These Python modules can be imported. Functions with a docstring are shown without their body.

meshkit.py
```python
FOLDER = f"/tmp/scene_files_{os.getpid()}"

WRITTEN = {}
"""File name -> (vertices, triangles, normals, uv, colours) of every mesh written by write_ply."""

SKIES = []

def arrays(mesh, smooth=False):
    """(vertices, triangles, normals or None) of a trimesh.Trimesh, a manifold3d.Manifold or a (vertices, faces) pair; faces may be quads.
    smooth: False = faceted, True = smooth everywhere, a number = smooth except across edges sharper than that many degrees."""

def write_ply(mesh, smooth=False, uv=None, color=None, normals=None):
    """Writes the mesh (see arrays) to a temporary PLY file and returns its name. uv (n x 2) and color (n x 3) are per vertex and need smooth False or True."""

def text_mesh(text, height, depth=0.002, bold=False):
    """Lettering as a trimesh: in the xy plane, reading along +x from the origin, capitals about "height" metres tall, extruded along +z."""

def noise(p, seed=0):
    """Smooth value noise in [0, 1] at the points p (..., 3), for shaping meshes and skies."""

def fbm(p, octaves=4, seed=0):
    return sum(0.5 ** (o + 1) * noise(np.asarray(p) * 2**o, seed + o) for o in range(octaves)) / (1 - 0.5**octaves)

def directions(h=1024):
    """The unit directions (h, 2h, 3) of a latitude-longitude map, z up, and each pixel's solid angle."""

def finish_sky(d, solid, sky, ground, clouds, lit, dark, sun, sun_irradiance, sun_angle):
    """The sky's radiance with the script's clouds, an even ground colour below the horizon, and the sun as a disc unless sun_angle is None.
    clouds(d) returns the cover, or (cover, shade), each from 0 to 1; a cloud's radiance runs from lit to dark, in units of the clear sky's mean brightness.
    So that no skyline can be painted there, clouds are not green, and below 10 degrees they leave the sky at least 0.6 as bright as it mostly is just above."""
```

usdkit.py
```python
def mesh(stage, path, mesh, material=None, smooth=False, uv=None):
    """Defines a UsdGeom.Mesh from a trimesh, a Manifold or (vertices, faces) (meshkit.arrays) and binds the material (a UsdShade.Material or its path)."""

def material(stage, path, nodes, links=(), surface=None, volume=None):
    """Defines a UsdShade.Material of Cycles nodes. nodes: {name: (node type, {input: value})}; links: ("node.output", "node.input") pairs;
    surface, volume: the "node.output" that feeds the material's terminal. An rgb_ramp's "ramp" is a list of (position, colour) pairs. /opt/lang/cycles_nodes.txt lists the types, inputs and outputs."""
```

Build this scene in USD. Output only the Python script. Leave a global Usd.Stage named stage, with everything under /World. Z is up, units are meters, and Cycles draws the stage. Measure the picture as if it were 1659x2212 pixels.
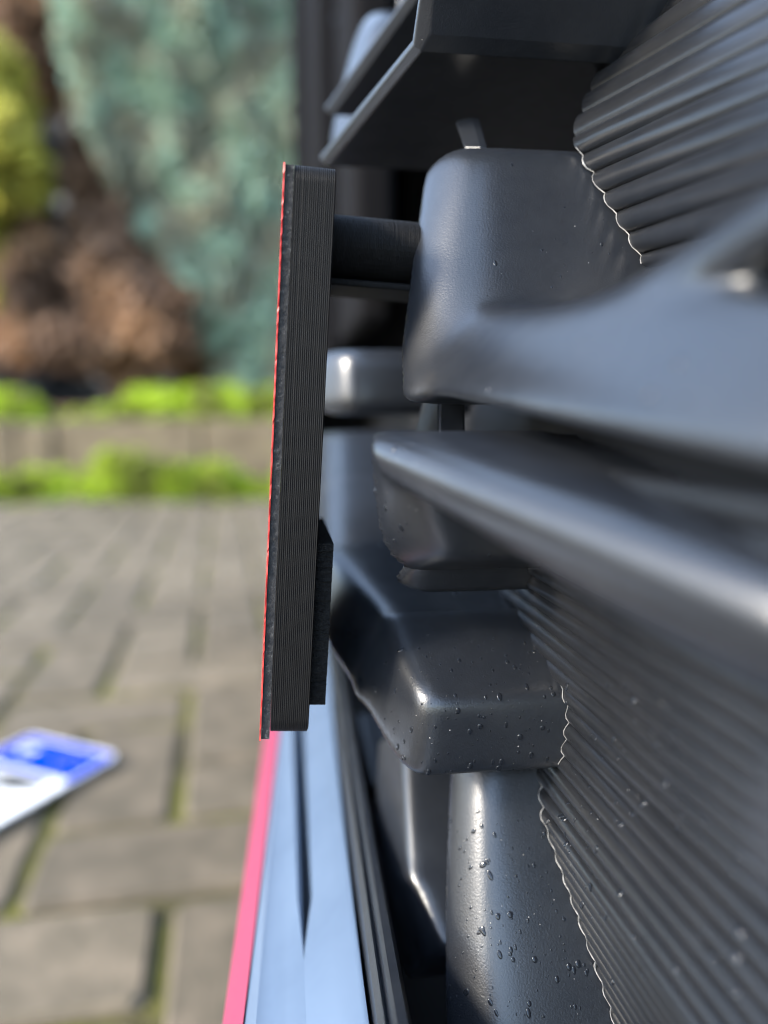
import math, random
import numpy as np, trimesh, usdkit, meshkit
import manifold3d as m3
from pxr import Usd, UsdGeom, UsdLux, UsdShade, Gf, Sdf

stage = Usd.Stage.CreateInMemory()
UsdGeom.SetStageUpAxis(stage, UsdGeom.Tokens.z)
UsdGeom.SetStageMetersPerUnit(stage, 1.0)
UsdGeom.Xform.Define(stage, '/World')
UsdGeom.Scope.Define(stage, '/World/Looks')
random.seed(4); rng = np.random.default_rng(11)

# ------------------------------------------------------------------ camera, sky, sun, exposure
H = 0.33                                     # camera height above the paving
YAW, PITCH, FPX = math.radians(7.6), math.radians(7.6), 769.0
FWD = np.array([math.sin(YAW)*math.cos(PITCH), math.cos(YAW)*math.cos(PITCH), -math.sin(PITCH)])
RGT = np.array([math.cos(YAW), -math.sin(YAW), 0.0])
UPV = np.cross(RGT, FWD)
EYE = np.array([0.0, 0.0, H])
cam = UsdGeom.Camera.Define(stage, '/World/camera')
M = Gf.Matrix4d(1)
for i, r in enumerate((RGT, UPV, -FWD, EYE)):
    M.SetRow(i, Gf.Vec4d(*map(float, r), 1.0 if i == 3 else 0.0))
cam.AddTransformOp().Set(M)
cam.CreateHorizontalApertureAttr(24.0); cam.CreateVerticalApertureAttr(32.0)
cam.CreateFocalLengthAttr(24.0*FPX/768.0)
cam.CreateClippingRangeAttr(Gf.Vec2f(0.01, 500))
cam.CreateFStopAttr(4.5); cam.CreateFocusDistanceAttr(0.149)
cam.CreateExposureAttr(2.72)

SUN_EL, SUN_DIR2 = math.radians(30), np.array([-1.0, -0.30])
SUN_AZ = math.atan2(SUN_DIR2[0], SUN_DIR2[1])
sd = np.array([math.cos(SUN_EL)*math.sin(SUN_AZ), math.cos(SUN_EL)*math.cos(SUN_AZ), math.sin(SUN_EL)])
dome = UsdLux.DomeLight.Define(stage, '/World/sky')
CLOUD = 2.6
skym = usdkit.material(stage, '/World/Looks/sky_air', {
    's': ('sky_texture', {'sky_type': 'single_scattering', 'sun_disc': False, 'sun_elevation': SUN_EL, 'sun_rotation': SUN_AZ, 'aerosol_density': 1.0}),
    'tc': ('texture_coordinate', {}), 'n': ('noise_texture', {'scale': 2.2, 'detail': 5, 'roughness': .55}),
    'r': ('rgb_ramp', {'ramp': [(.42, (.10, .10, .10)), (.60, (.90, .90, .90))]}),
    'm': ('mix', {'mix_type': 'mix', 'color2': (CLOUD*.68, CLOUD*.92, CLOUD*1.34)}),
    'b': ('background_shader', {'strength': 0.15})},
    [('tc.generated', 'n.vector'), ('n.fac', 'r.fac'), ('r.color', 'm.fac'), ('s.color', 'm.color1'), ('m.color', 'b.color')], surface='b.background')
UsdShade.MaterialBindingAPI.Apply(dome.GetPrim()).Bind(skym)
dome.GetPrim().SetCustomDataByKey('kind', 'structure')
sun = UsdLux.DistantLight.Define(stage, '/World/sun')
sun.CreateNormalizeAttr(True); sun.CreateIntensityAttr(0.4); sun.CreateAngleAttr(11)
sun.CreateColorAttr(Gf.Vec3f(1.0, 0.92, 0.80))
zz = sd; xx = np.cross([0, 0, 1], zz); xx /= np.linalg.norm(xx); yy = np.cross(zz, xx)
Ms = Gf.Matrix4d(1)
for i, r in enumerate((xx, yy, zz)):
    Ms.SetRow(i, Gf.Vec4d(*map(float, r), 0.0))
sun.AddTransformOp().Set(Ms)

# ------------------------------------------------------------------ helpers
FD = FPX*2.16                                 # the layout notes are in a 1659 x 2212 picture
def ray(dx, dy):
    return FWD + RGT*((dx-829.5)/FD) + UPV*((1106-dy)/FD)
def D(dx, dy, z): return EYE + ray(dx, dy)*z  # a point at depth z metres
def onY(dx, dy, y): r = ray(dx, dy); return EYE + r*(y/r[1])
def onZ(dx, dy, z=0.0): r = ray(dx, dy); return EYE + r*((z-H)/r[2])

used = {}
def path_of(name, parent=None):
    base = (parent.GetPath().pathString if parent is not None else '/World') + '/' + name
    n = used.get(base, 0); used[base] = n+1
    return base if n == 0 else f'{base}_{n:03d}'
def tag(p, label=None, cat=None, group=None, kind=None):
    for k, v in (('label', label), ('category', cat), ('group', group), ('kind', kind)):
        if v: p.SetCustomDataByKey(k, v)
    return p
def thing(name, label, cat, group=None, loc=(0, 0, 0), rotz=0):
    x = UsdGeom.Xform.Define(stage, path_of(name))
    x.AddTranslateOp().Set(Gf.Vec3d(*map(float, loc)))
    if rotz: x.AddRotateZOp().Set(math.degrees(rotz))
    return tag(x.GetPrim(), label, cat, group)
def obj(name, mesh, mat, parent=None, smooth=False):
    return usdkit.mesh(stage, path_of(name, parent), mesh, mat, smooth).GetPrim()
SPH = {k: trimesh.creation.icosphere(subdivisions=k).vertices for k in (1, 2, 3)}
def rhull(pts, r=0.0025, sub=3):
    pts = np.asarray(pts, float)
    v = (pts[:, None, :] + SPH[sub][None]*r).reshape(-1, 3)
    return m3.Manifold.hull_points(v.astype(np.float32))
def xr(pts, dx, r=0.0):                       # a front outline and the same outline dx deeper into the car
    p = np.asarray(pts, float) + [r*0.7, 0, 0]
    return np.vstack([p, p + [dx, 0, 0]])
def grow(m, edge=0.004):                      # finer triangles so bump and smoothing behave
    return m
def box(x0, x1, y0, y1, z0, z1, r=0.002, sub=1):
    return rhull([(x, y, z) for x in (x0+r, x1-r) for y in (y0+r, y1-r) for z in (z0+r, z1-r)], r, sub)
def tm(m):
    mm = m.to_mesh(); return trimesh.Trimesh(mm.vert_properties[:, :3], mm.tri_verts, process=False)
def extrude_y(prof, y0, y1, n=1):             # open profile [(x,z)] swept along y
    prof = np.asarray(prof, float); k = len(prof)
    ys = np.linspace(y0, y1, n+1)
    v = np.array([(x, y, z) for y in ys for x, z in prof])
    f = []
    for j in range(n):
        for i in range(k-1):
            a = j*k+i; f += [(a, a+1, a+k+1), (a, a+k+1, a+k)]
    return v, np.array(f)

# ------------------------------------------------------------------ materials
def mat(name, nodes, links): return usdkit.material(stage, '/World/Looks/'+name, nodes, links, surface='p.BSDF')
def plain(name, col, rough=0.5, spec=0.5, **kw):
    return mat(name, {'p': ('principled_bsdf', {'base_color': col, 'roughness': rough, 'specular_ior_level': spec, **kw})}, [])
def noisy(name, stops, scale, rough=0.5, bump=0.0, bscale=None, bdist=0.001, spec=0.5, detail=4, rough2=None, rnd=0.0, **kw):
    n = {'g': ('geometry', {}), 'n': ('noise_texture', {'scale': scale, 'detail': detail, 'roughness': 0.6}),
         'r': ('rgb_ramp', {'ramp': stops}), 'p': ('principled_bsdf', {'roughness': rough, 'specular_ior_level': spec, **kw})}
    l = [('g.position', 'n.vector'), ('n.fac', 'r.fac')]
    last = 'r.color'
    if rnd:
        n['oi'] = ('object_info', {}); n['mr'] = ('map_range', {'to_min': 1-rnd, 'to_max': 1+rnd})
        n['cx'] = ('combine_xyz', {}); n['mu'] = ('mix', {'mix_type': 'multiply', 'fac': 1.0})
        l += [('oi.random', 'mr.value'), ('mr.result', 'cx.x'), ('mr.result', 'cx.y'), ('mr.result', 'cx.z'), (last, 'mu.color1'), ('cx.vector', 'mu.color2')]
        last = 'mu.color'
    l.append((last, 'p.base_color'))
    if bump:
        n['n2'] = ('noise_texture', {'scale': bscale or scale*4, 'detail': 3}); n['b'] = ('bump', {'strength': bump, 'distance': bdist})
        l += [('g.position', 'n2.vector'), ('n2.fac', 'b.height'), ('b.normal', 'p.normal')]
    if rough2 is not None:
        n['m'] = ('map_range', {'from_min': 0.35, 'from_max': 0.7, 'to_min': rough, 'to_max': rough2, 'clamp': True})
        l += [('n.fac', 'm.value'), ('m.result', 'p.roughness')]
    return mat(name, n, l)
BLACK = noisy('black_grille_plastic', [(0.3, (.006, .007, .009)), (0.66, (.009, .010, .012)), (0.85, (.020, .019, .018))], 60, rough=.28, rough2=.33, spec=.72, bump=.25, bscale=2600, bdist=.0002)
PANEL = noisy('ribbed_plastic', [(0.3, (.0045, .005, .006)), (0.7, (.007, .0072, .008))], 60, rough=.30, rough2=.34, spec=.42, bump=.2, bscale=2600, bdist=.0002)
DARK = plain('dark_interior', (.006, .006, .007), .7, .3)
MATT = plain('matt_surround', (.007, .0068, .0075), .85, .04)
PRINT = noisy('printed_black_plastic', [(0.3, (.0045, .0043, .0043)), (0.7, (.007, .0068, .0067))], 300, rough=.52, spec=.14)
FOAM = noisy('black_foam', [(0.3, (.022, .022, .023)), (0.60, (.036, .036, .037)), (0.72, (.10, .098, .095))], 1400, rough=.95, spec=.2, bump=.3, bscale=1800, bdist=.0008)
RED = plain('red_liner', (.50, .03, .025), .5)
BLUEPAINT = noisy('pale_blue_paint', [(0.3, (.070, .10, .148)), (0.7, (.076, .108, .158))], 25, rough=.30, rough2=.42, coat_weight=.15, coat_roughness=.1)
PINK = plain('red_trim_film', (.20, .020, .052), .5)
GLASS = plain('dark_glass', (.01, .012, .014), .05)
RUBBER = plain('tyre_rubber', (.02, .02, .02), .8)
ALLOY = plain('wheel_alloy', (.35, .35, .36), .3, metallic=1.0)
WATER = plain('rain_water', (.006, .007, .009), .06, .4)
DUST = plain('pale_grit', (.30, .29, .27), .7)
SEAM = plain('clear_film_edge', (.20, .195, .185), .35)
PAVER = noisy('concrete_paver', [(0.25, (.070, .058, .038)), (0.5, (.108, .088, .060)), (0.75, (.165, .130, .090))], 26, rough=.85, bump=.6, bscale=260, bdist=.002, rnd=.22, spec=.3)
JOINT = noisy('mossy_joint', [(0.30, (.05, .044, .028)), (0.47, (.075, .066, .028)), (0.56, (.12, .115, .02)), (0.8, (.18, .18, .03))], 6, rough=.95, bump=1, bscale=300, bdist=.004, spec=.2)
KERB = noisy('kerb_concrete', [(0.25, (.08, .06, .036)), (0.6, (.16, .122, .075)), (0.8, (.15, .15, .045))], 9, rough=.9, bump=.6, bscale=200, bdist=.003, rnd=.12, spec=.3)
SOIL = noisy('garden_soil', [(0.3, (.05, .032, .022)), (0.7, (.16, .10, .07))], 14, rough=.95, bump=1, bscale=60, bdist=.01, spec=.2)
EARTH = noisy('far_ground', [(0.3, (.10, .10, .06)), (0.7, (.16, .15, .10))], 1.5, rough=.95, spec=.2)
PWHITE = plain('plate_white', (.82, .83, .84), .25)
PBLUE = plain('plate_blue', (.0, .034, .40), .6, .0)
PBLACK = plain('plate_black', (.02, .02, .02), .35)
PYELLOW = plain('plate_yellow', (.80, .62, .05), .35)
BARK = noisy('bark', [(0.3, (.06, .04, .03)), (0.7, (.14, .10, .07))], 30, rough=.9, bump=.8, bscale=80, bdist=.01)
def leaf(name, stops, scale, tr=0.35):
    n = {'g': ('geometry', {}), 'n': ('noise_texture', {'scale': scale, 'detail': 3}), 'w': ('mix', {'mix_type': 'mix', 'fac': .45}),
         'sc': ('map_range', {}), 'r': ('rgb_ramp', {'ramp': stops}), 'd': ('principled_bsdf', {'roughness': .6, 'specular_ior_level': .25}),
         't': ('translucent_bsdf', {}), 'p': ('mix_closure', {'fac': tr}), 'mf': ('mix_float', {'fac': .35})}
    l = [('g.position', 'n.vector'), ('n.fac', 'mf.a'), ('g.random_per_island', 'mf.b'), ('mf.result', 'r.fac'),
         ('r.color', 'd.base_color'), ('r.color', 't.color'), ('d.BSDF', 'p.closure1'), ('t.BSDF', 'p.closure2')]
    del n['w'], n['sc']
    return usdkit.material(stage, '/World/Looks/'+name, n, l, surface='p.closure')
JUNIPER = leaf('juniper_needles', [(.27, (.27, .26, .18)), (.38, (.29, .40, .29)), (.54, (.36, .50, .36)), (.68, (.50, .64, .44))], 5, .4)
BROWN = leaf('dead_needles', [(.30, (.18, .11, .07)), (.43, (.42, .25, .14)), (.55, (.60, .38, .21)), (.66, (.64, .52, .22))], 3, .4)
YELLOW = leaf('golden_needles', [(.27, (.30, .28, .05)), (.5, (.58, .55, .09)), (.72, (.78, .70, .16))], 6, .45)
HEDGE = leaf('dark_hedge', [(.25, (.07, .08, .09)), (.5, (.12, .12, .12)), (.75, (.20, .17, .13))], 3, .2)
WEED = leaf('fresh_weeds', [(.27, (.16, .18, .03)), (.38, (.34, .46, .025)), (.54, (.50, .66, .035)), (.70, (.72, .72, .14))], 9, .5)

# ------------------------------------------------------------------ setting: ground, paving, kerb, soil
def sheet(x0, x1, y0, y1, z):
    return np.array([(x0, y0, z), (x1, y0, z), (x1, y1, z), (x0, y1, z)], float), np.array([(0, 1, 2), (0, 2, 3)])
tag(obj('ground', sheet(-400, 400, -400, 400, -0.06), EARTH), kind='structure')
ANG = math.radians(4.1)
gx, gy = np.array([math.cos(ANG), math.sin(ANG)]), np.array([-math.sin(ANG), math.cos(ANG)])
drive = UsdGeom.Xform.Define(stage, path_of('paved_drive')).GetPrim(); tag(drive, kind='structure')
YE = 2.93                                    # where the paving ends at the kerb
o2 = onZ(175.7*2.16, 819*2.16)[:2]           # the joint corner seen at that spot
U = 0.1015
def pg(i, j): return o2 + gx*(i*U) + gy*(j*U)
obj('joint_bed', sheet(-6, 7, -6, 3.13, -0.0058), JOINT, drive)
def paver_mesh(i0, j0, i1, j1, seed):
    r = np.random.default_rng(seed); g = .0038 + r.uniform(0, .0018)
    a, b, c, d = pg(i0, j0), pg(i1, j0), pg(i1, j1), pg(i0, j1)
    cen = (a+c)/2
    dz = r.normal(0, .0010); tilt = r.normal(0, .005, 2)
    def ring(ins, z):
        w, h = (i1-i0)*U/2-ins, (j1-j0)*U/2-ins
        out = []
        ch = .006
        for sx, sy in ((-1, -1), (1, -1), (1, 1), (-1, 1)):
            q = [(sx*(w-ch), sy*h), (sx*w, sy*(h-ch))]
            if sx*sy > 0: q = q[::-1] if False else q
            out.append(q)
        pts = [out[0][1], out[0][0], out[1][0], out[1][1], out[2][1], out[2][0], out[3][0], out[3][1]]
        return [np.append(cen + gx*p[0] + gy*p[1], z + dz + tilt[0]*p[0] + tilt[1]*p[1]) for p in pts]
    v = ring(g, -.03) + ring(g, -.005) + ring(g+.004, 0.0)
    f = []
    for k in range(2):
        for e in range(8):
            p, q = k*8+e, k*8+(e+1) % 8
            f += [(p, q, q+8), (p, q+8, p+8)]
    f += [(16, 16+e, 17+e) for e in range(1, 7)]
    return np.array(v), np.array(f)
def project(p):
    d = np.asarray(p)-EYE; z = d@FWD
    return (384+FPX*(d@RGT)/max(z, 1e-6), 512-FPX*(d@UPV)/max(z, 1e-6), z)
near, far = [], []
for i in range(-32, 40):
    for j in range(-22, 34):
        k = (i-j) % 4
        if k == 0: c = (i, j, i+2, j+1)
        elif k == 3: c = (i-1, j, i, j+2) if False else (i, j, i+1, j+2)
        else: continue
        cen = (pg(c[0], c[1])+pg(c[2], c[3]))/2
        if pg(c[0], c[3])[1] > YE-.005 or pg(c[2], c[3])[1] > YE-.005: continue
        px, py, z = project((*cen, 0))
        vis = z > .1 and -90 < px < 330 and py < 1120
        (near if vis else far).append((z, c))
near.sort()
for q, (z, c) in enumerate(near[:300]):
    obj('paver', paver_mesh(*c, q+5), PAVER, drive)
vs, fs, nv = [], [], 0
for q, (z, c) in enumerate(near[300:]+far):
    v, f = paver_mesh(*c, q+5000); vs.append(v); fs.append(f+nv); nv += len(v)
tag(obj('paver_field', (np.vstack(vs), np.vstack(fs)), PAVER, drive), kind='stuff')

kerb = thing('garden_kerb', 'low weathered concrete kerb of long stones edging the planted bed', 'kerb')
xs = [-6.0, -5.1, -4.2, -3.3]
x = -2.75
for dxk, y in ((70, 0), (215, 0), (790, 0)):
    xs.append(onY(dxk/1.8228, 940, 3.12)[0])
xs = sorted(xs) + []
while xs[-1] < 6: xs.append(xs[-1] + .62)
for k in range(len(xs)-1):
    r = random.Random(k)
    obj('kerb_stone', box(xs[k]+.006, xs[k+1]-.006, 3.10+r.uniform(-.006, .006), 3.22, -.05, .285+r.uniform(-.008, .008), .010, 2), KERB, kerb, 40)
# soil bed rising to the hedge
gxs, gys = np.meshgrid(np.linspace(-6, 6.2, 70), np.linspace(3.2, 7.2, 30))
gz = .235 + .05*(gys-3.2) + .06*meshkit.fbm(np.stack([gxs*2.2, gys*2.2, 0*gxs], -1), 4, 3)
n0, n1 = gxs.shape
idx = np.arange(n0*n1).reshape(n0, n1)
q = np.stack([idx[:-1, :-1], idx[:-1, 1:], idx[1:, 1:], idx[1:, :-1]], -1).reshape(-1, 4)
tag(obj('garden_soil', (np.stack([gxs, gys, gz], -1).reshape(-1, 3), q), SOIL, None, True), kind='structure')

# ------------------------------------------------------------------ foliage
def leaves(P, size, seed, asp=.45, up=0.0, droop=0.0):
    r = np.random.default_rng(seed); n = len(P)
    nn = r.normal(size=(n, 3))*.75 + [-.35, -.65, .55]          # sprays turn their faces outward and up
    nn /= np.linalg.norm(nn, axis=1, keepdims=True)
    a = r.normal(size=(n, 3)); a[:, 2] += up; a -= nn*(a*nn).sum(1, keepdims=True)
    a /= np.linalg.norm(a, axis=1, keepdims=True); b = np.cross(nn, a)
    s = size*r.uniform(.6, 1.4, (n, 1))
    v = np.stack([P - a*s, P + b*s*asp, P + a*s, P - b*s*asp], 1).reshape(-1, 3)
    k = np.arange(n)[:, None]*4
    f = np.stack([k+[[0, 1, 2]], k+[[0, 2, 3]]], 1).reshape(-1, 3)
    return v, f
def fill(n, lo, hi, test, seed, clump=3.0, keep=.5):
    r = np.random.default_rng(seed); out = []; tot = 0
    while tot < n:
        P = r.uniform(lo, hi, (n*3, 3))
        P = P[test(P)]
        P = P[meshkit.fbm(P*clump*np.array([1, 1, .8]), 3, seed) > keep]
        out.append(P); tot += len(P)
        if len(out) > 40: break
    return np.vstack(out)[:n]
def trunk(p0, p1, r0, r1, seg=8, seed=0):
    r = np.random.default_rng(seed); p0, p1 = np.asarray(p0, float), np.asarray(p1, float)
    rings = []
    for t in np.linspace(0, 1, 7):
        c = p0+(p1-p0)*t + np.append(r.normal(0, .012, 2), 0); rad = r0+(r1-r0)*t
        rings.append([c + rad*np.array([math.cos(a), math.sin(a), 0])*r.uniform(.85, 1.15) for a in np.arange(seg)*2*math.pi/seg])
    v = np.vstack(rings); f = []
    for k in range(6):
        for e in range(seg):
            a, b = k*seg+e, k*seg+(e+1) % seg
            f += [(a, b, b+seg), (a, b+seg, a+seg)]
    f += [(6*seg, 6*seg+e, 6*seg+e+1) for e in range(1, seg-1)]
    return v, np.array(f)
def cat_meshes(ms):
    vs, fs, n = [], [], 0
    for v, f in ms:
        vs.append(v); fs.append(np.asarray(f)+n); n += len(v)
    return np.vstack(vs), np.vstack(fs)
# left outline of the blue-green conifer, from the picture at the plane y = 3.6
out_pts = np.array([onY(*p, 3.6) for p in ((90, -120), (112, 0), (135, 130), (160, 250), (215, 360), (270, 460), (350, 570), (425, 640), (430, 760), (470, 830), (560, 880))])
zo, xo = out_pts[::-1, 2], out_pts[::-1, 0]
def juniper_in(P):
    xl = np.interp(P[:, 2], zo, xo) + .10*(meshkit.fbm(P*4, 3, 5)-.5)
    t = (P[:, 1]-3.45)
    xl = xl + .55*np.clip(t-.15, 0, 2)**1.2*.3
    return (P[:, 0] > xl) & (P[:, 0] < 1.5) & (P[:, 1] > 3.45 + .35*meshkit.fbm(P*np.array([3.2, 0, 2.0]), 3, 8))
jc = thing('blue_green_conifer', 'tall blue-green conifer spreading over the bed behind the kerb, beside the car', 'conifer')
rj = np.random.default_rng(21); P = np.stack([rj.uniform(-2.2, 1.5, 150000), np.full(150000, 3.46), rj.uniform(.2, 2.75, 150000)], 1)
P[:, 1] = 3.45 + .22*meshkit.fbm(P*np.array([3.2, 0, 2.0]), 3, 8) + .16*(meshkit.fbm(P*np.array([6.5, 0, 4.0]), 3, 12)-.5) + rj.exponential(.07, 150000)
xl = np.interp(P[:, 2], zo, xo) + .10*(meshkit.fbm(P*4, 3, 5)-.5) + .3*np.clip(P[:, 1]-3.75, 0, 2)
P = P[P[:, 0] > xl + rj.exponential(.03, len(P))*0][:64000]
obj('crown', leaves(P, .026, 5, .34, 1.3), JUNIPER, jc)
obj('trunk', cat_meshes([trunk((.1, 4.0, .0), (.05, 4.0, 2.9), .09, .03, 8, 1), trunk((.1, 4.0, .4), (-1.1, 3.95, 2.6), .045, .015, 6, 2), trunk((.1, 4.0, .5), (.9, 3.95, 2.5), .045, .015, 6, 3), trunk((.05, 4.0, .8), (-.45, 3.95, 2.7), .04, .012, 6, 4)]), BARK, jc, True)
def blob(cx, cy, cz, rx, ry, rz, seed, rough=.75):
    def t(P):
        q = (P-[cx, cy, cz])/[rx, ry, rz]
        return np.linalg.norm(q, axis=1) < 1-rough*meshkit.fbm(P*5, 3, seed)
    return t
def shrub(name, label, cat, mat_, blobs, n, size, seed, stem, keep=.42, clump=4, group=None, asp=.45, up=.4):
    t = thing(name, label, cat, group)
    ms = []
    tot = sum(b[3]*b[5]*b[4] for b in blobs)
    for k, b in enumerate(blobs):
        P = fill(int(n*b[3]*b[4]*b[5]/tot)+40, np.array(b[:3])-b[3:6], np.array(b[:3])+b[3:6], blob(*b, seed+k), seed+k, clump, keep)
        c_ = np.array(b[:3]); dd = P-c_; rr = np.linalg.norm(dd/np.array(b[3:6]), axis=1, keepdims=True)
        P = c_ + dd*(np.maximum(rr, .05)**.35/np.maximum(rr, .05))*np.clip(1-.6*meshkit.fbm(P*7, 3, seed+k)[:, None]+.25, .5, 1.25)*np.random.default_rng(seed+k).uniform(.72, 1.22, (len(P), 1))
        ms.append(leaves(P, size, seed+k, asp, up))
    obj('crown', cat_meshes(ms), mat_, t)
    obj('trunk', cat_meshes(stem), BARK, t, True)
    return t
def at(dx, dy, y): p = onY(dx, dy, y); return tuple(p)
def B(dx, dy, y, rdx, rdy, ry):
    s = y/FD
    return (*at(dx, dy, y), rdx*s, ry, rdy*s)
shrub('brown_conifer', 'half-dead conifer with rusty brown and tan needles left of the blue-green conifer', 'conifer', BROWN,
      [B(265, 620, 3.75, 120, 190, .3), B(200, 380, 3.9, 70, 150, .25), B(60, 640, 3.8, 90, 170, .3), B(340, 690, 3.65, 110, 110, .25), B(150, 740, 3.7, 190, 70, .25), B(60, 60, 4.1, 110, 160, .25), B(430, 720, 3.9, 80, 120, .2)], 20000, .032, 40,
      [trunk((at(230, 850, 3.8)[0], 3.85, .05), (at(230, 300, 3.8)[0], 3.95, 1.5), .05, .015, 7, 5)], .36, 5.5)
shrub('golden_shrub', 'bright yellow-green bushy shrub at the left edge behind the kerb', 'shrub', YELLOW,
      [B(15, 340, 3.45, 80, 95, .25), B(-20, 200, 3.7, 75, 120, .25), B(-5, 620, 3.6, 28, 60, .12), B(-60, 420, 3.7, 90, 200, .3)], 8000, .035, 60,
      [trunk((at(-40, 850, 3.7)[0], 3.7, .05), (at(-40, 300, 3.7)[0], 3.7, 1.3), .04, .012, 7, 6)], .4, 4)
# dark clipped hedge behind everything
def hedge_in(P): return P[:, 1] > 4.35 + .35*meshkit.fbm(P*1.6, 3, 9)
hd = thing('dark_hedge', 'tall dark hedge filling the background behind the conifers', 'hedge')
P = fill(24000, (-3.3, 4.35, .1), (5, 5.2, 2.75), hedge_in, 77, 1.6, .30)
obj('crown', leaves(P, .09, 9, .5, .2), HEDGE, hd)
gxs, gzs = np.meshgrid(np.linspace(-3.3, 5, 60), np.linspace(.05, 2.7, 24))
gyy = 4.95 + .35*meshkit.fbm(np.stack([gxs*1.5, 0*gxs, gzs*1.5], -1), 4, 31)
idx = np.arange(gxs.size).reshape(gxs.shape)
q = np.stack([idx[:-1, :-1], idx[:-1, 1:], idx[1:, 1:], idx[1:, :-1]], -1).reshape(-1, 4)
obj('inner_foliage', (np.stack([gxs, gyy, gzs], -1).reshape(-1, 3), q), HEDGE, hd, True)
for k, tx in enumerate(np.arange(-2.9, 5, 1.1)):
    obj('trunk', trunk((tx, 4.9, .0), (tx, 4.9, 2.2), .05, .03, 6, k), BARK, hd, True)
# weeds on the bed and along the foot of the kerb
def weed_patch(centres, n, zmax, seed):
    r = np.random.default_rng(seed); P = []
    for (cx, cy, cz, rx, ry, rz) in centres:
        k = int(n*rx*ry*rz/sum(c[3]*c[4]*c[5] for c in centres))+30
        d = r.normal(size=(k, 3)); d /= np.linalg.norm(d, axis=1, keepdims=True); d *= r.uniform(.3, 1, (k, 1))**.5
        d[:, 2] = abs(d[:, 2]); P.append(np.array([cx, cy, cz]) + d*[rx, ry, rz])
    return np.vstack(P)
cs = []
rw = np.random.default_rng(5)
for k in range(46):
    dxp = rw.uniform(-40, 640); y = rw.uniform(3.22, 3.5)
    if 90 < dxp < 235 or rw.random() < .25: continue
    s = rw.uniform(.05, .10) + (.03 if dxp > 300 else 0)
    cs.append((at(dxp, 880, y)[0], y, .27, s*1.2, s, s*rw.uniform(.7, 1.6)))
for dxp, y, s in ((20, 3.3, .13), (330, 3.35, .14), (430, 3.32, .15), (520, 3.27, .12), (60, 3.3, .10), (160, 3.45, .06)):
    cs.append((at(dxp, 880, y)[0], y, .26, s*1.3, s, s*1.2))
tag(obj('weeds', leaves(weed_patch(cs, 7000, .3, 3), .022, 4, .6, .5), WEED), 'fresh bright green weeds growing on the bed above the kerb', 'weeds', kind='stuff')
cs = []
for k in range(80):
    dxp = rw.uniform(-30, 640); y = rw.uniform(2.93, 3.08)
    s = rw.uniform(.03, .06) + (.035 if 240 < dxp < 500 else 0)
    cs.append((at(dxp, 1010, y)[0], y, -.005, s*1.5, s, s*rw.uniform(1.2, 2.2)))
tag(obj('kerb_weeds', leaves(weed_patch(cs, 9000, .3, 8), .018, 6, .6, .5), WEED), 'low green weeds in the gap along the foot of the kerb', 'weeds', kind='stuff')

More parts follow.
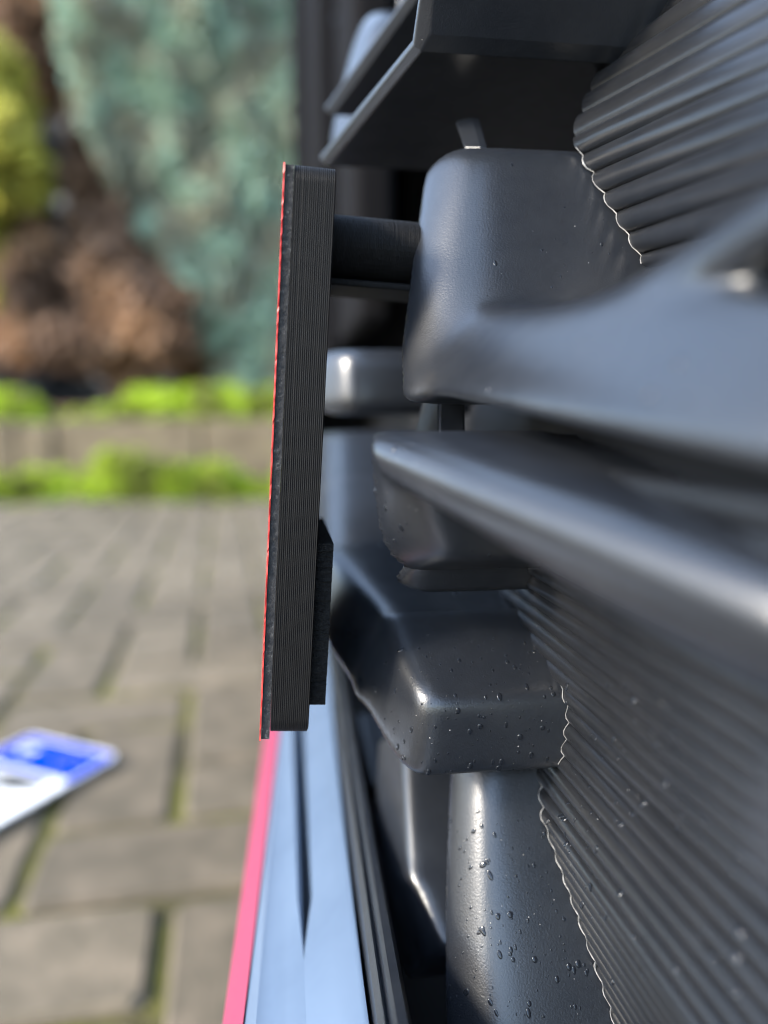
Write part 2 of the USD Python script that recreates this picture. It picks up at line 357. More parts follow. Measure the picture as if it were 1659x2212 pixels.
# ------------------------------------------------------------------ the car
car = thing('parked_car', 'parked car with black honeycomb grille and pale blue bumper lip, front seen from the side', 'car')
def bar(pts, dx=.04, r=.003, name='grille_bar', m=BLACK, sub=3):
    return obj(name, rhull(xr(pts, dx, r), r, sub), m, car, 35)
TETS = ((0, 5, 1, 6), (0, 1, 2, 6), (0, 2, 3, 6), (0, 3, 7, 6), (0, 7, 4, 6), (0, 4, 5, 6))
def march(F, o, h):
    """surface F = 0 of a grid of values, by tetrahedra"""
    nx_, ny_, nz_ = F.shape
    idx = np.arange(F.size).reshape(F.shape)
    c = [idx[:-1, :-1, :-1], idx[1:, :-1, :-1], idx[1:, 1:, :-1], idx[:-1, 1:, :-1], idx[:-1, :-1, 1:], idx[1:, :-1, 1:], idx[1:, 1:, 1:], idx[:-1, 1:, 1:]]
    c = np.stack([q.ravel() for q in c], 1); Fl = F.ravel()
    m = Fl[c] < 0; c = c[m.any(1) & ~m.all(1)]
    T = np.concatenate([c[:, t] for t in TETS]); I = Fl[T] < 0
    tris = []
    for pat in range(1, 15):
        ins = [k for k in range(4) if pat >> k & 1]; outs = [k for k in range(4) if not pat >> k & 1]
        sel = T[(I == [bool(pat >> k & 1) for k in range(4)]).all(1)]
        if not len(sel): continue
        e = lambda a, b_: np.stack([sel[:, a], sel[:, b_]], 1)
        if len(ins) == 1: P = [[e(ins[0], q) for q in outs]]
        elif len(ins) == 3: P = [[e(q, outs[0]) for q in ins]]
        else:
            p, q, r, t = e(ins[0], outs[0]), e(ins[0], outs[1]), e(ins[1], outs[1]), e(ins[1], outs[0])
            P = [[p, q, r], [p, r, t]]
        tris += [np.stack(t, 1) for t in P]
    E = np.concatenate(tris); E.sort(axis=2)
    ue, inv = np.unique(E.reshape(-1, 2), axis=0, return_inverse=True)
    def pos(i): return o + h*np.stack(np.unravel_index(i, F.shape), 1)
    fa, fb = Fl[ue[:, 0]], Fl[ue[:, 1]]; w = (fa/(fa-fb))[:, None]
    V = pos(ue[:, 0])*(1-w) + pos(ue[:, 1])*w; f = inv.reshape(-1, 3)
    from scipy.ndimage import map_coordinates, gaussian_filter
    Fs = gaussian_filter(F, .8); q = ((V-o)/h).T
    g = np.stack([map_coordinates(d, q, order=1, mode='nearest') for d in np.gradient(Fs, h)], 1)
    g /= np.maximum(np.linalg.norm(g, axis=1, keepdims=True), 1e-9)
    nrm = np.cross(V[f[:, 1]]-V[f[:, 0]], V[f[:, 2]]-V[f[:, 0]])
    flip = (nrm*g[f[:, 0]]).sum(1) < 0; f[flip] = f[flip][:, ::-1]
    return V, f, g
from scipy.spatial import ConvexHull
def soft(sets, k=.0012, ku=.0016, h=.0014, cut=None, grow=.0008):
    """one smooth moulded solid: convex pieces with rounded edges that flow into one another"""
    allp = np.vstack(sets); lo, hi = allp.min(0)-.004, allp.max(0)+.004
    n = np.ceil((hi-lo)/h).astype(int)+1
    X = np.stack(np.meshgrid(*[lo[i]+h*np.arange(n[i]) for i in range(3)], indexing='ij'), -1).astype(np.float32)
    def field(P):
        eq = np.unique(np.round(ConvexHull(P).equations, 5), axis=0)
        keep = []
        for e in eq:
            if not any(np.dot(e[:3], q[:3]) > .9995 and abs(e[3]-q[3]) < .0006 for q in keep): keep.append(e)
        acc = 0
        for e in keep: acc = acc + np.exp(np.clip((X@e[:3].astype(np.float32)+np.float32(e[3]))/k, -60, 60))
        return k*np.log(np.maximum(acc, 1e-20))
    acc = 0
    for P in sets: acc = acc + np.exp(np.clip(-field(P)/ku, -40, 40))
    F = np.asarray(-ku*np.log(np.maximum(acc, 1e-17)) - grow, float)
    if cut is not None: F = np.maximum(F, -field(cut))
    return march(F, lo, h)
def smooth_bar(sets, name='grille_bar', **kw):
    V, f, g = soft(sets, **kw); p = obj(name, (V, f), BLACK, car, True)
    from pxr import Vt
    UsdGeom.Mesh(p).GetNormalsAttr().Set(Vt.Vec3fArray.FromNumpy(g.astype(np.float32)))
    return p
def union(hs):
    m = hs[0]
    for h in hs[1:]: m = m + h
    return m
# node 1: strut, arm towards the camera, arm rising towards the camera
smooth_bar([xr([D(1000, 320, .158), D(1034, 680, .146), D(836, 790, .151), D(893, 842, .145), D(905, 366, .168), D(950, 318, .164)], .055),
            xr([D(1034, 680, .146), D(893, 842, .145), D(1760, 640, .069), D(1760, 1030, .060)], .030),
            xr([D(1240, 700, .122), D(1400, 598, .108), D(1455, 668, .100), D(1800, 420, .064), D(1800, 285, .070)], .004)], k=.0013, ku=.0027, h=.0012, grow=.0006)
bar([D(1005, 320, .168), D(1035, 320, .166), D(986, 266, .176), D(1016, 258, .174)], .0012, .0004, 'grille_tab', BLACK, 2)
# upper bar with its underside
F = [D(940, -140, .142), D(924, 66, .155), D(906, 100, .158), D(706, 347, .21)]
def off(P, ddx, ddy): return [p + (RGT*ddx - UPV*ddy)/FD*((p-EYE)@FWD) for p in P]
Fo = off(F, -9, -6)
obj('grille_bar', union([rhull(xr([F[2], F[3], Fo[2], Fo[3]], .075, .001), .0013), rhull(xr([F[0], F[1], F[2], Fo[0], Fo[1], Fo[2]], .075, .001), .0013)]), BLACK, car, 70)
L_ = [D(968, -110, .185), D(893, 0, .195), D(716, 243, .232)]
Lo = off(L_, -13, -9)
obj('grille_bar', union([rhull(xr([L_[1], L_[2], Lo[1], Lo[2]], .06, .001), .0008), rhull(xr([L_[0], L_[1], Lo[0], Lo[1]], .06, .001), .0008)]), BLACK, car, 35)
# next node beyond it
smooth_bar([xr([D(812, 26, .250), D(786, 170, .245), D(770, 340, .240), D(708, 245, .262), D(690, 330, .262), D(768, 40, .272), D(782, 24, .272)], .06)], k=.0020)
bar([D(860, -20, .25), D(868, -20, .25), D(862, 25, .25), D(872, 25, .25)], .003, .0006, 'grille_tab', BLACK, 2)
# block behind the holder
smooth_bar([xr([D(685, 760, .236), D(752, 760, .225), D(752, 885, .225), D(685, 895, .236)], .06)], k=.0016)
# slat 2 and its end strut
smooth_bar([xr([D(815, 945, .128), D(1760, 1255, .0662), D(800, 972, .1265), D(1760, 1385, .0635), D(818, 1022, .128), D(1760, 1560, .067)], .030),
            xr([D(800, 945, .130), D(797, 1000, .134), D(815, 1172, .143), D(876, 1228, .147), D(880, 1000, .125), D(960, 1200, .135)], .05),
            xr([D(852, 1251, .160), D(880, 1222, .150), D(905, 1276, .158), D(900, 1200, .150)], .045)], k=.0007, ku=.0010)
# strut and node 3
smooth_bar([xr([D(722, 935, .275), D(715, 1200, .198), D(680, 935, .290), D(670, 1210, .215)], .055),
            xr([D(715, 1200, .198), D(670, 1210, .215), D(835, 1345, .168), D(690, 1380, .190), D(775, 1500, .170)], .045),
            xr([D(835, 1345, .168), D(907, 1515, .149), D(775, 1500, .170), D(850, 1645, .158), D(896, 1676, .152)], .045)], k=.0011, ku=.0014,
           cut=np.array([D(752, 1405, .15), D(800, 1520, .150), D(806, 1440, .145), D(752, 1405, .185), D(800, 1520, .172), D(803, 1440, .170)]))
# lower strut
smooth_bar([xr([D(1030, 1630, .166), D(1052, 1900, .157), D(1064, 2330, .145), D(962, 1630, .176), D(942, 1900, .166), D(930, 2100, .160), D(944, 2330, .153)], .045)], k=.0013)
# next lower strut farther away
smooth_bar([xr([D(874, 1590, .205), D(892, 1900, .180), D(822, 1600, .232), D(804, 1900, .203)], .05), xr([D(892, 1900, .180), D(804, 1900, .203), D(957, 2050, .170), D(876, 2110, .185)], .05)], k=.0008, ku=.0008)
bar([D(770, 1560, .30), D(800, 1700, .27), D(730, 1560, .33), D(765, 1720, .29)], .02, .003)
# small upright between arm and slat
bar([D(948, 815, .165), D(946, 935, .160), D(930, 815, .172), D(900, 935, .172)], .004, .001, 'grille_tab', BLACK, 2)
# near node at the right border
bar([D(1668, 1700, .056), D(1780, 1640, .052), D(1668, 1890, .056), D(1780, 1960, .052)], .01, .003)

# ribbed back panels
def ribbed(prof_left, prof_right, nr, amp, ns=10, sub=14, fade=None):
    """a ruled sheet between two polylines (lists of points, one per rib boundary knot) with rounded ribs"""
    n = nr*sub+1
    t = np.linspace(0, 1, n)
    def along(P):
        P = np.asarray(P); k = np.linspace(0, 1, len(P))
        return np.stack([np.interp(t, k, P[:, c]) for c in range(3)], 1)
    A, Bq = along(prof_left), along(prof_right)
    s = np.linspace(0, 1, ns+1)
    S = A[None]*(1-s)[:, None, None] + Bq[None]*s[:, None, None]
    du = np.gradient(S, axis=0); dv = np.gradient(S, axis=1)
    N = np.cross(du, dv); N /= np.linalg.norm(N, axis=2, keepdims=True)
    if N[..., 0].mean() > 0: N = -N
    ph = (t*nr) % 1
    h = np.abs(np.sin(math.pi*ph))**.6
    a = amp*h
    S = S + N*(a[None, :, None] if fade is None else (a[None]*fade(s[:, None], t[None]))[..., None])
    idx = np.arange((ns+1)*n).reshape(ns+1, n)
    q = np.stack([idx[:-1, :-1], idx[:-1, 1:], idx[1:, 1:], idx[1:, :-1]], -1).reshape(-1, 4)
    return S.reshape(-1, 3), q
gl = [(1428, 610, .1475), (1395, 545, .1505), (1341, 454, .154), (1290, 369, .158), (1250, 290, .161), (1285, 195, .165), (1335, 105, .167), (1430, 10, .165), (1530, -90, .162), (1640, -190, .160)]
gr = [(1659, 545, .093), (1659, 475, .096), (1659, 339, .104), (1659, 210, .112), (1659, 90, .119), (1659, -20, .126), (1659, -125, .132), (1659, -225, .137), (1659, -320, .142), (1659, -410, .147)]
pl, pr = [D(*p) for p in gl], [D(*p) for p in gr]
pl = [a+(a-b)*.025 for k, (a, b) in enumerate(zip(pl, pr))]; pr = [b+(b-a)*.6 for a, b in zip(pl, pr)]
obj('ribbed_panel', ribbed(pl, pr, 18, .0014), PANEL, car, 60)
# lower ribbed panel runs level across the car
def prof(z):
    return np.interp(z, [-.145, -.115, -.085, -.06, -.035, -.02, -.008], [.066, .0605, .0525, .0545, .049, .044, .040])
zs = np.linspace(-.008, -.145, 40)
pl = [(prof(z), .20, H+z) for z in zs]; pr = [(prof(z)+.006, .02, H+z) for z in zs]
obj('ribbed_panel', ribbed(pl, pr, 38, .0013, fade=lambda s, t: np.clip(1.25-.9*np.clip(t-.62, 0, 1)*2.2*s, .12, 1)), PANEL, car, 60)
# recess behind the arm and slat
v, f = extrude_y([(.052, H-.016), (.051, H-.004), (.053, H+.002), (.075, H+.004)], .015, .21)
obj('recess_panel', (v, f), DARK, car, 40)
# shadowed cavity wall behind everything
v, f = extrude_y([(.16, H-.2), (.11, H-.1), (.11, H+.25), (.16, H+.40)], -.3, 1.15)
obj('cavity_wall', (v, f), DARK, car, 40)
obj('grille_surround', box(.032, .25, 1.12, 1.2, H-.12, H+.5, .006, 1), DARK, car, 40)
# far part of the front: upright surround strips curving away
for (xa, za, w, y0, y1, z0, z1) in ((.022, 0, .02, .90, 1.15, -.05, .55), (.032, 0, .02, .62, .90, .02, .50), (.045, 0, .02, .45, .62, .05, .40), (.034, 0, .02, .36, .44, .07, .40)):
    obj('grille_surround', box(xa, xa+w, y0, y1, H+z0, H+z1, .006, 2), MATT, car, 40)

# bumper lip below the grille: lines that run along the car, each fitted through what the picture shows of it
ygrid = np.concatenate([np.linspace(-.30, .10, 14), np.linspace(.11, .32, 60), np.linspace(.33, 1.15, 36)])
def run(zoff, pts, deg=1):
    w = np.array([onZ(*p, H+zoff) for p in pts])
    yy_ = np.clip(ygrid, w[:, 1].min()-.06, None)
    c = np.polyfit(w[:, 1], w[:, 0], deg)
    sl_ = np.polyfit(w[:, 1], w[:, 0], 1)[0]
    ymx = w[:, 1].max()+.05
    x = np.polyval(c, np.clip(yy_, None, ymx))
    x = x + np.clip(ygrid-ymx, 0, None)*sl_*.5 + .05*np.clip(ygrid-.6, 0, None)**2
    return np.stack([x, ygrid, np.full_like(x, H+zoff)], 1)
def loft(lines, name, m):
    S = np.stack(lines, 0); n0_, n1_ = S.shape[:2]; idx = np.arange(n0_*n1_).reshape(n0_, n1_)
    q = np.stack([idx[:-1, :-1], idx[1:, :-1], idx[1:, 1:], idx[:-1, 1:]], -1).reshape(-1, 4)
    return obj(name, (S.reshape(-1, 3), q), m, car, 35)
def shift(l, dx, dz): return l + np.array([dx, 0, dz])
l_red0 = run(-.136, [(576, 1602), (543, 1734), (513, 1933), (494, 2197)])
l_red1 = run(-.127, [(595, 1635), (585, 1734), (556, 1933), (526, 2212)])
l_a = run(-.1245, [(606, 1635), (597, 1933), (583, 2212)])
l_g0 = run(-.1205, [(639, 1635), (650, 1867), (655, 2065)])
l_g1 = run(-.1190, [(660, 1635), (673, 1867), (677, 2032)])
l_r = run(-.1135, [(722, 1569), (727, 1668), (755, 1867), (771, 1999), (795, 2212)], 2)
tip = onZ(657, 2060, H-.12)[1]
taper = np.clip((ygrid-tip)/.02, 0, 1)[:, None]
l_g1 = l_g0 + (l_g1-l_g0)*np.maximum(taper, .02)
l_gb = (l_g0+l_g1)/2 + np.array([0, 0, -.014])*taper
loft([shift(l_red0, .001, -.014), l_red0, shift(l_red0, .0008, .004), l_red1], 'red_trim', PINK)
loft([shift(l_red1, .0003, -.0004), shift((l_red1+l_a)/2, 0, .0012), l_a, shift((l_a+l_g0)/2, 0, .0002), l_g0 + taper*np.array([-.001, 0, 0]), l_g0 - taper*np.array([0, 0, .0006]), l_gb - taper*np.array([.0004, 0, 0]), l_gb + taper*np.array([.0004, 0, 0]), l_g1 - taper*np.array([0, 0, .0006]), l_g1 + taper*np.array([.001, 0, 0]), shift((l_g1+l_r)/2, 0, .0002), shift(l_r, -.0012, 0), l_r, shift(l_r, .0006, -.004)], 'bumper_lip', BLUEPAINT)
l_f1 = run(-.1085, [(742, 1668), (785, 1950), (812, 2212)])
l_f2 = run(-.1070, [(752, 1668), (797, 1950), (829, 2212)])
l_f3 = run(-.1060, [(770, 1668), (818, 1950), (858, 2212)])
l_f4 = run(-.1060, [(780, 1668), (834, 1950), (880, 2212)])
loft([shift(l_r, .0009, -.004), shift(l_r, .0009, .0002), shift(l_f1, 0, -.0015), l_f1, l_f2, shift(l_f2, .0006, -.001), shift(l_f3, -.0006, -.001), l_f3, l_f4, shift(l_f4, .0012, -.003), shift(l_f4, .003, -.05)], 'grille_frame', BLACK)
loft([shift(l_red0, .0015, -.013), shift(l_red0, .05, -.03), shift(l_red0, .3, -.03)], 'under_tray', DARK)

# ---- the rest of the car, behind the grille
body = thing  # (parts below belong to the same car)
pts = []
for y, xo_ in ((-.42, .16), (-.25, .07), (0.0, .062), (.8, .062), (1.08, .07), (1.25, .16)):
    pts += [(xo_+.10, y, .20), (xo_+.10, y, .80), (4.15, y, .22), (4.15, y, .90)]
for y, x0 in ((-.50, .6), (1.33, .6)): pts += [(x0, y, .3), (x0, y, .72), (3.9, y, .3), (3.9, y, .8)]
obj('body', rhull(pts, .03, 2), BLUEPAINT, car, 30)
pts = [(1.15, -.36, .9), (1.15, 1.18, .9), (1.85, -.24, 1.45), (1.85, 1.06, 1.45), (3.3, -.24, 1.46), (3.3, 1.06, 1.46), (4.1, -.36, .9), (4.1, 1.18, .9)]
obj('cabin', rhull(pts, .05, 2), GLASS, car, 30)
obj('bumper_cover', rhull([(.075, -.35, .62), (.075, 1.17, .62), (.10, -.35, .82), (.10, 1.17, .82), (.22, -.45, .60), (.22, 1.27, .60), (.3, -.45, .84), (.3, 1.27, .84)], .03, 2), BLUEPAINT, car, 30)
for cx in (.85, 3.4):
    for cy in (-.42, 1.25):
        w = trimesh.creation.cylinder(.31, .2, sections=40); w.apply_transform(trimesh.transformations.rotation_matrix(math.pi/2, [1, 0, 0])); w.apply_translation([cx, cy, .312])
        wp = obj('wheel', w, RUBBER, car, 40)
        w = trimesh.creation.cylinder(.2, .23, sections=40); w.apply_transform(trimesh.transformations.rotation_matrix(math.pi/2, [1, 0, 0])); w.apply_translation([cx, cy, .312])
        obj('rim', w, ALLOY, wp, 40)

# ------------------------------------------------------------------ the printed holder
Y0 = .1465
h = thing('plate_holder', '3D-printed black number plate holder with red-lined foam tape, on the car grille', 'plate holder')
tl, bl = onY(640, 350, Y0), onY(583, 1592, Y0)
tr, br = onY(728, 350, Y0), onY(668, 1592, Y0)
up = ((tl-bl)+(tr-br))/2; HT = np.linalg.norm(up); up /= HT
nx = np.array([up[2], 0, -up[0]])             # out of the back of the plate, towards the car
org = bl
TH = ((tr-tl)@nx + (br-bl)@nx)/2
def loc(u, y, w): return org + nx*u + np.array([0, 1, 0])*y + up*w
def rrect(y0, y1, w0, w1, r, k=8):
    out = []
    for cy, cw, a0 in ((y1-r, w1-r, 0), (y0+r, w1-r, 90), (y0+r, w0+r, 180), (y1-r, w0+r, 270)):
        for a in np.linspace(a0, a0+90, k): out.append((cy+r*math.cos(math.radians(a)), cw+r*math.sin(math.radians(a))))
    return np.array(out)
def layered(outline, u0, u1, n, rip, seed=1, cap=True, inset_end=.0004):
    """outline (y,w) stacked in n printed layers from u0 to u1, each layer with its own rounded edge"""
    c = outline.mean(0); r = np.random.default_rng(seed)
    d = np.roll(outline, -1, 0)-np.roll(outline, 1, 0); nn = np.stack([d[:, 1], -d[:, 0]], 1); nn /= np.linalg.norm(nn, axis=1, keepdims=True)
    if ((outline-c)*nn).sum() < 0: nn = -nn
    rings = []; hgt = (u1-u0)/n
    for k in range(n):
        j = r.normal(0, rip*.15)
        for fr, a in ((.0, -1), (.22, -.15), (.5, 0), (.78, -.15)):
            e = -inset_end if (k == n-1 and fr > .5) or (k == 0 and fr < .2) else 0
            rings.append((u0+(k+fr)*hgt, outline + nn*(rip*a + j + e)))
    rings.append((u1, outline - nn*(rip+inset_end)))
    m = len(outline)
    v = [loc(u, y, w) for u, o in rings for y, w in o]
    f = []
    for k in range(len(rings)-1):
        for e in range(m):
            a, b = k*m+e, k*m+(e+1) % m
            f += [(a, b, b+m), (a, b+m, a+m)]
    nvv = len(v); v += [loc(rings[0][0], *c), loc(rings[-1][0], *c)]
    for e in range(m):
        f += [(nvv, (e+1) % m, e), (nvv+1, (len(rings)-1)*m+e, (len(rings)-1)*m+(e+1) % m)]
    return np.array(v), np.array(f)
def densify(o, step):
    out = []
    for a, b in zip(o, np.roll(o, -1, 0)):
        n = max(1, int(np.linalg.norm(b-a)/step)); out += [a+(b-a)*t for t in np.arange(n)/n]
    return np.array(out)
obj('body', layered(rrect(0, .046, 0, HT, .0035), 0, TH, 20, .00008), PRINT, h, 60)
# foam tape and its red liner on the front
def slab(u0, u1, y0, y1, w0, w1, jit=0, seed=0):
    b = trimesh.creation.box((1, 1, 1)); b = b.subdivide_to_size(.04) if jit else b
    return b
def strip(u0, u1, y0, y1, w0, w1, nw=90, jit=.0001, seed=2):
    r = np.random.default_rng(seed)
    ws = np.linspace(w0, w1, nw+1); v = []; f = []
    for w in ws:
        j = r.normal(0, jit, 4)
        v += [loc(u0, y0+j[0], w), loc(u1, y0+j[1], w), loc(u1, y1, w), loc(u0+j[3]*.6, y1, w)]
    for k in range(nw):
        for e in range(4):
            a, b = k*4+e, k*4+(e+1) % 4
            f += [(a, b, b+4), (a, b+4, a+4)]
    f += [(0, 1, 2), (0, 2, 3)]; e = nw*4; f += [(e, e+2, e+1), (e, e+3, e+2)]
    return np.array(v), np.array(f)
obj('foam_tape', strip(-.0017, -.00008, .0004, .0455, -.0006, HT-.0008, 160, .00005), FOAM, h, 40)
obj('red_liner', strip(-.00205, -.00178, .0001, .0458, -.0008, HT-.0006, 160, .00006, 5), RED, h, 40)
# back pad
pt, pb = onY(700, 1180, Y0), onY(690, 1535, Y0)
w0, w1 = (pb-org)@up, (pt-org)@up
FOAM2 = noisy('dark_foam', [(0.3, (.008, .008, .008)), (0.72, (.018, .018, .018))], 1400, rough=.95, spec=.1, bump=.8, bscale=1800, bdist=.0008)
obj('foam_pad', strip(TH+.00008, TH+.0033, .003, .040, w0, w1, 80, .00022, 7), FOAM2, h, 40)
# printed post and clip reaching into the grille
pc = onY(790, 541, .170)
wc, yc_ = (pc-org)@up, .170-Y0
ang = np.linspace(0, 2*math.pi, 40, endpoint=False)
circ = np.stack([yc_ + .0068*np.cos(ang)*1.1, wc + .0066*np.sin(ang)], 1)
obj('post', layered(circ, TH+.0001, TH+.045, 120, .00012, 3), PRINT, h, False)
obj('post_flange', layered(rrect(yc_-.005, yc_+.012, wc-.0085, wc-.0070, .0004, 3), TH+.0001, TH+.045, 90, .00008, 4), PRINT, h, False)

# ------------------------------------------------------------------ number plate on the paving
T, R_, LL = onZ(157/1.8228, 2852/1.8228, .02), onZ(461/1.8228, 2990/1.8228, .004), onZ(0, 3256/1.8228, .004)
0 and print('plate edge', np.linalg.norm(T-R_), 'angle', math.degrees(math.acos(np.dot((T-R_)/np.linalg.norm(T-R_), (LL-R_)/np.linalg.norm(LL-R_)))), 'holder height', HT, 'TH', TH, 'pavers near', len(near))
ex = LL-R_; ex[2] = 0; ex /= np.linalg.norm(ex)         # along the plate, away from the blue band
ey = np.array([ex[1], -ex[0], 0.0])
if ey@(T-R_) < 0: ey = -ey
np_ = thing('number_plate', 'white number plate with blue end band lying on the paving', 'number plate')
def pl_mesh(y0, y1, x0, x1, r, z0, z1, k=6):
    o = rrect(y0, y1, x0, x1, r, k); c = o.mean(0); n = len(o)
    P3 = lambda a, b, z: R_ + ex*b + ey*a + np.array([0, 0, z-R_[2]])
    v = [P3(a, b, z0) for a, b in o] + [P3(a, b, z1) for a, b in o] + [P3(*c, z1), P3(*c, z0)]
    f = []
    for e in range(n):
        g_ = (e+1) % n
        f += [(e, g_, g_+n), (e, g_+n, e+n), (2*n, n+e, n+g_), (2*n+1, g_, e)]
    return np.array(v), np.array(f)
PZ = .006
obj('plate_base', pl_mesh(0, .11, 0, .52, .006, PZ, PZ+.0016), PWHITE, np_)
rim = m3.Manifold.extrude(m3.CrossSection([rrect(0, .11, 0, .52, .006).tolist()]), .0012) - m3.Manifold.extrude(m3.CrossSection([rrect(.0015, .1085, .0015, .5185, .004).tolist()]), .005).translate([0, 0, -.001])
rt = tm(rim); rv = rt.vertices
obj('raised_edge', (np.array([R_ + ex*b + ey*a + np.array([0, 0, PZ+.0018+z-R_[2]]) for a, b, z in rv]), rt.faces), PWHITE, np_)
obj('blue_band', pl_mesh(.0018, .1082, .0018, .056, .003, PZ+.0018, PZ+.0021), PBLUE, np_)
def put_text(txt, hgt, a0, b0, m, name, z=PZ+.0024):
    t = meshkit.text_mesh(txt, hgt, .0008, True); v = t.vertices - [t.bounds[:, 0].mean(), t.bounds[:, 1].mean(), 0]
    # text reads along +ex with its top towards -ey (seen upside down from the camera side)
    V = np.array([R_ + ex*(b0+p[0]) + ey*(a0+p[1]*SGN) + np.array([0, 0, z+p[2]-R_[2]]) for p in v])
    f = t.faces if np.dot(np.cross(ex, ey*SGN), [0, 0, 1]) > 0 else t.faces[:, ::-1]
    obj(name, (V, f), m, np_)
SGN = 1 if np.cross(ex, ey)[2] > 0 else -1
put_text('D', .017, .085 if SGN < 0 else .025, .026, PWHITE, 'country_letter')
put_text('N', .072, .055, .095, PBLACK, 'letter')
for k in range(12):
    a = k*math.pi/6
    s = trimesh.creation.cylinder(.0009, .0006, sections=5)
    c = R_ + ex*(.026+.012*math.cos(a)) + ey*((.035 if SGN < 0 else .075)+.012*math.sin(a)); s.apply_translation([c[0], c[1], PZ+.0024])
    obj('star', s, PYELLOW, np_)

# ------------------------------------------------------------------ rain drops and grit on the grille
surf, snames = [], []
for p in Usd.PrimRange(car):
    if p.GetName().startswith(('grille_bar', 'ribbed_panel')) and p.IsA(UsdGeom.Mesh):
        m = UsdGeom.Mesh(p); v = np.array(m.GetPointsAttr().Get(), float); f = np.array(m.GetFaceVertexIndicesAttr().Get()).reshape(-1, 3)
        snames.append(p.GetName()); surf.append((v[f[:, 0]], v[f[:, 1]]-v[f[:, 0]], v[f[:, 2]]-v[f[:, 0]]))
A0 = np.vstack([q[0] for q in surf]); E1 = np.vstack([q[1] for q in surf]); E2 = np.vstack([q[2] for q in surf])
def pix(P):
    d = P-EYE; z = d@FWD; zz_ = np.where(z > .02, z, 1e9)
    return np.stack([829.5+FD*(d@RGT)/zz_, 1106-FD*(d@UPV)/zz_], 1), z
(q0, z0), (q1, z1), (q2, z2) = pix(A0), pix(A0+E1), pix(A0+E2)
BLO, BHI = np.minimum(np.minimum(q0, q1), q2), np.maximum(np.maximum(q0, q1), q2)
ZOK = (z0 > .03) & (z1 > .03) & (z2 > .03)
def hit(dx, dy):
    c = np.where(ZOK & (BLO[:, 0] <= dx) & (BHI[:, 0] >= dx) & (BLO[:, 1] <= dy) & (BHI[:, 1] >= dy))[0]
    if not len(c): return None
    a0, e1, e2 = A0[c], E1[c], E2[c]
    d = ray(dx, dy); h_ = np.cross(d, e2); det = (e1*h_).sum(1); ok = np.abs(det) > 1e-16
    inv = np.where(ok, 1/np.where(ok, det, 1), 0); sv = EYE-a0; u = (sv*h_).sum(1)*inv
    q = np.cross(sv, e1); w = (q@d)*inv; t = (e2*q).sum(1)*inv
    g = ok & (u >= 0) & (w >= 0) & (u+w <= 1) & (t > .03)
    if not g.any(): return None
    k = np.where(g)[0][np.argmin(t[g])]; n = np.cross(e1[k], e2[k]); n /= np.linalg.norm(n)
    if n@d > 0: n = -n
    return EYE+d*t[k], n, t[k]
# the pale wavy film edge where the bars meet the ribbed panels
PID = np.concatenate([np.full(len(q[0]), k) for k, q in enumerate(surf)])
ISP = np.array(['ribbed' in n for n in snames])
def owner(dx, dy):
    c = np.where(ZOK & (BLO[:, 0] <= dx) & (BHI[:, 0] >= dx) & (BLO[:, 1] <= dy) & (BHI[:, 1] >= dy))[0]
    if not len(c): return None
    a0, e1, e2 = A0[c], E1[c], E2[c]
    d = ray(dx, dy); h_ = np.cross(d, e2); det = (e1*h_).sum(1); inv = 1/np.where(np.abs(det) > 1e-16, det, 1e9); sv = EYE-a0; u = (sv*h_).sum(1)*inv
    q = np.cross(sv, e1); w = (q@d)*inv; t = (e2*q).sum(1)*inv
    g = (u >= 0) & (w >= 0) & (u+w <= 1) & (t > .03)
    if not g.any(): return None
    k = np.where(g)[0][np.argmin(t[g])]
    return ISP[PID[c[k]]], EYE + d*(t[k]-.0004)
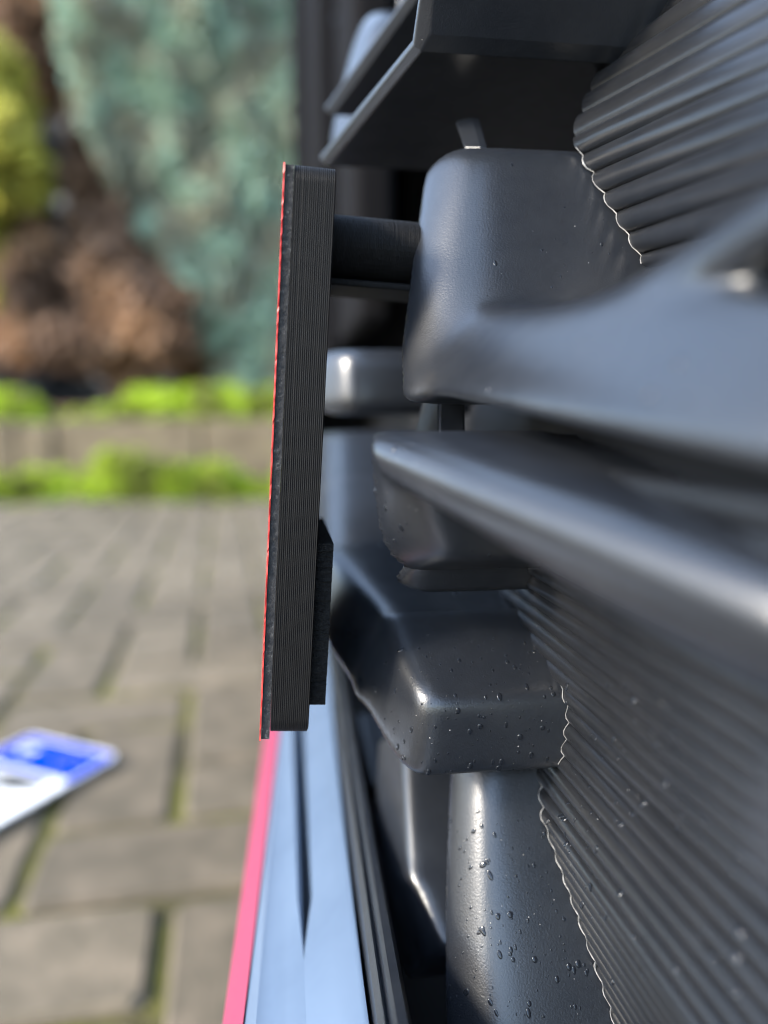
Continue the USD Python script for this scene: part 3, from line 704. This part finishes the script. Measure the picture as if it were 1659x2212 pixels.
def seam(dy0, dy1, x0, x1, rad, seed):
    r = np.random.default_rng(seed); P = []
    for dy in np.arange(dy0, dy1, 9):
        lo_, hi_ = x0, x1; o0 = owner(lo_, dy)
        if o0 is None or o0[0]: continue
        for dx in np.arange(x0, x1, 14):
            o = owner(dx, dy)
            if o is not None and o[0]: hi_ = dx; break
            lo_ = dx
        else: continue
        for _ in range(5):
            m_ = (lo_+hi_)/2; o = owner(m_, dy)
            if o is not None and o[0]: hi_ = m_
            else: lo_ = m_
        o = owner(hi_, dy)
        if o is None: continue
        if P and np.linalg.norm(o[1]-P[-1]) > .008: continue
        P.append(o[1])
    if len(P) < 4: return
    P = np.array(P); v = []; f = []
    T_ = np.gradient(P, axis=0); T_ /= np.linalg.norm(T_, axis=1, keepdims=True)
    for k, p in enumerate(P):
        a = np.cross(T_[k], FWD); a /= np.linalg.norm(a); b = np.cross(T_[k], a)
        rr = rad*r.uniform(.35, 1.25)*(2.2 if r.random() < .06 else 1)
        v += [p + rr*(a*math.cos(t) + b*math.sin(t)) for t in np.arange(6)*math.pi/3]
    for k in range(len(P)-1):
        for e in range(6): f += [(k*6+e, k*6+(e+1) % 6, k*6+6+(e+1) % 6), (k*6+e, k*6+6+(e+1) % 6, k*6+6+e)]
    obj('seam', (np.array(v), np.array(f)), SEAM, car, True)
seam(318, 640, 1150, 1500, .00013, 1)
seam(1480, 1700, 1050, 1300, .00010, 2)
seam(1690, 2225, 1085, 1400, .00014, 3)
BASE = trimesh.creation.icosphere(subdivisions=2)
def bead(p, n, r, flat, tall, rg):
    a = np.cross(n, [0, 1, 0.3]); a /= np.linalg.norm(a); b = np.cross(n, a)
    if abs(b[2]) < abs(a[2]): a, b = b, a
    v = BASE.vertices
    return p + v[:, :1]*a*r + v[:, 1:2]*b*r*tall + v[:, 2:]*n*r*flat, BASE.faces
rg = np.random.default_rng(17)
def scatter(regions, rmin, rmax, tallmax, flat):
    out = []
    for (x0, x1, y0, y1, n) in regions:
        for _ in range(n):
            r = hit(rg.uniform(x0, x1), rg.uniform(y0, y1))
            if r is None: continue
            rad = rmin*(rmax/rmin)**(rg.random()**1.8)
            out.append(bead(r[0], r[1], rad, flat, rg.uniform(.9, tallmax), rg))
    return cat_meshes(out)
tag(obj('rain_drops', scatter([(830, 1200, 1380, 1560, 90), (850, 1190, 1560, 1670, 60), (950, 1280, 1750, 2200, 170), (1220, 1640, 1450, 2150, 190), (810, 880, 960, 1200, 30), (1050, 1400, 350, 640, 14), (1000, 1640, 680, 900, 8), (960, 1100, 1150, 1300, 6)], .00010, .00062, 2.1, .34), WATER, None, True),
    'tiny rain drops beaded on the black grille bars and ribbed panels', 'rain drops', kind='stuff')
tag(obj('grit', scatter([(800, 1200, 1350, 1660, 22), (940, 1290, 1750, 2200, 26), (800, 900, 950, 1220, 12), (1050, 1400, 350, 640, 10), (780, 930, 50, 330, 5), (1200, 1600, 1400, 2000, 8)], .00004, .00012, 1.6, .5), DUST, None, True),
    'pale specks of grit and lint scattered on the black grille', 'grit', kind='stuff')
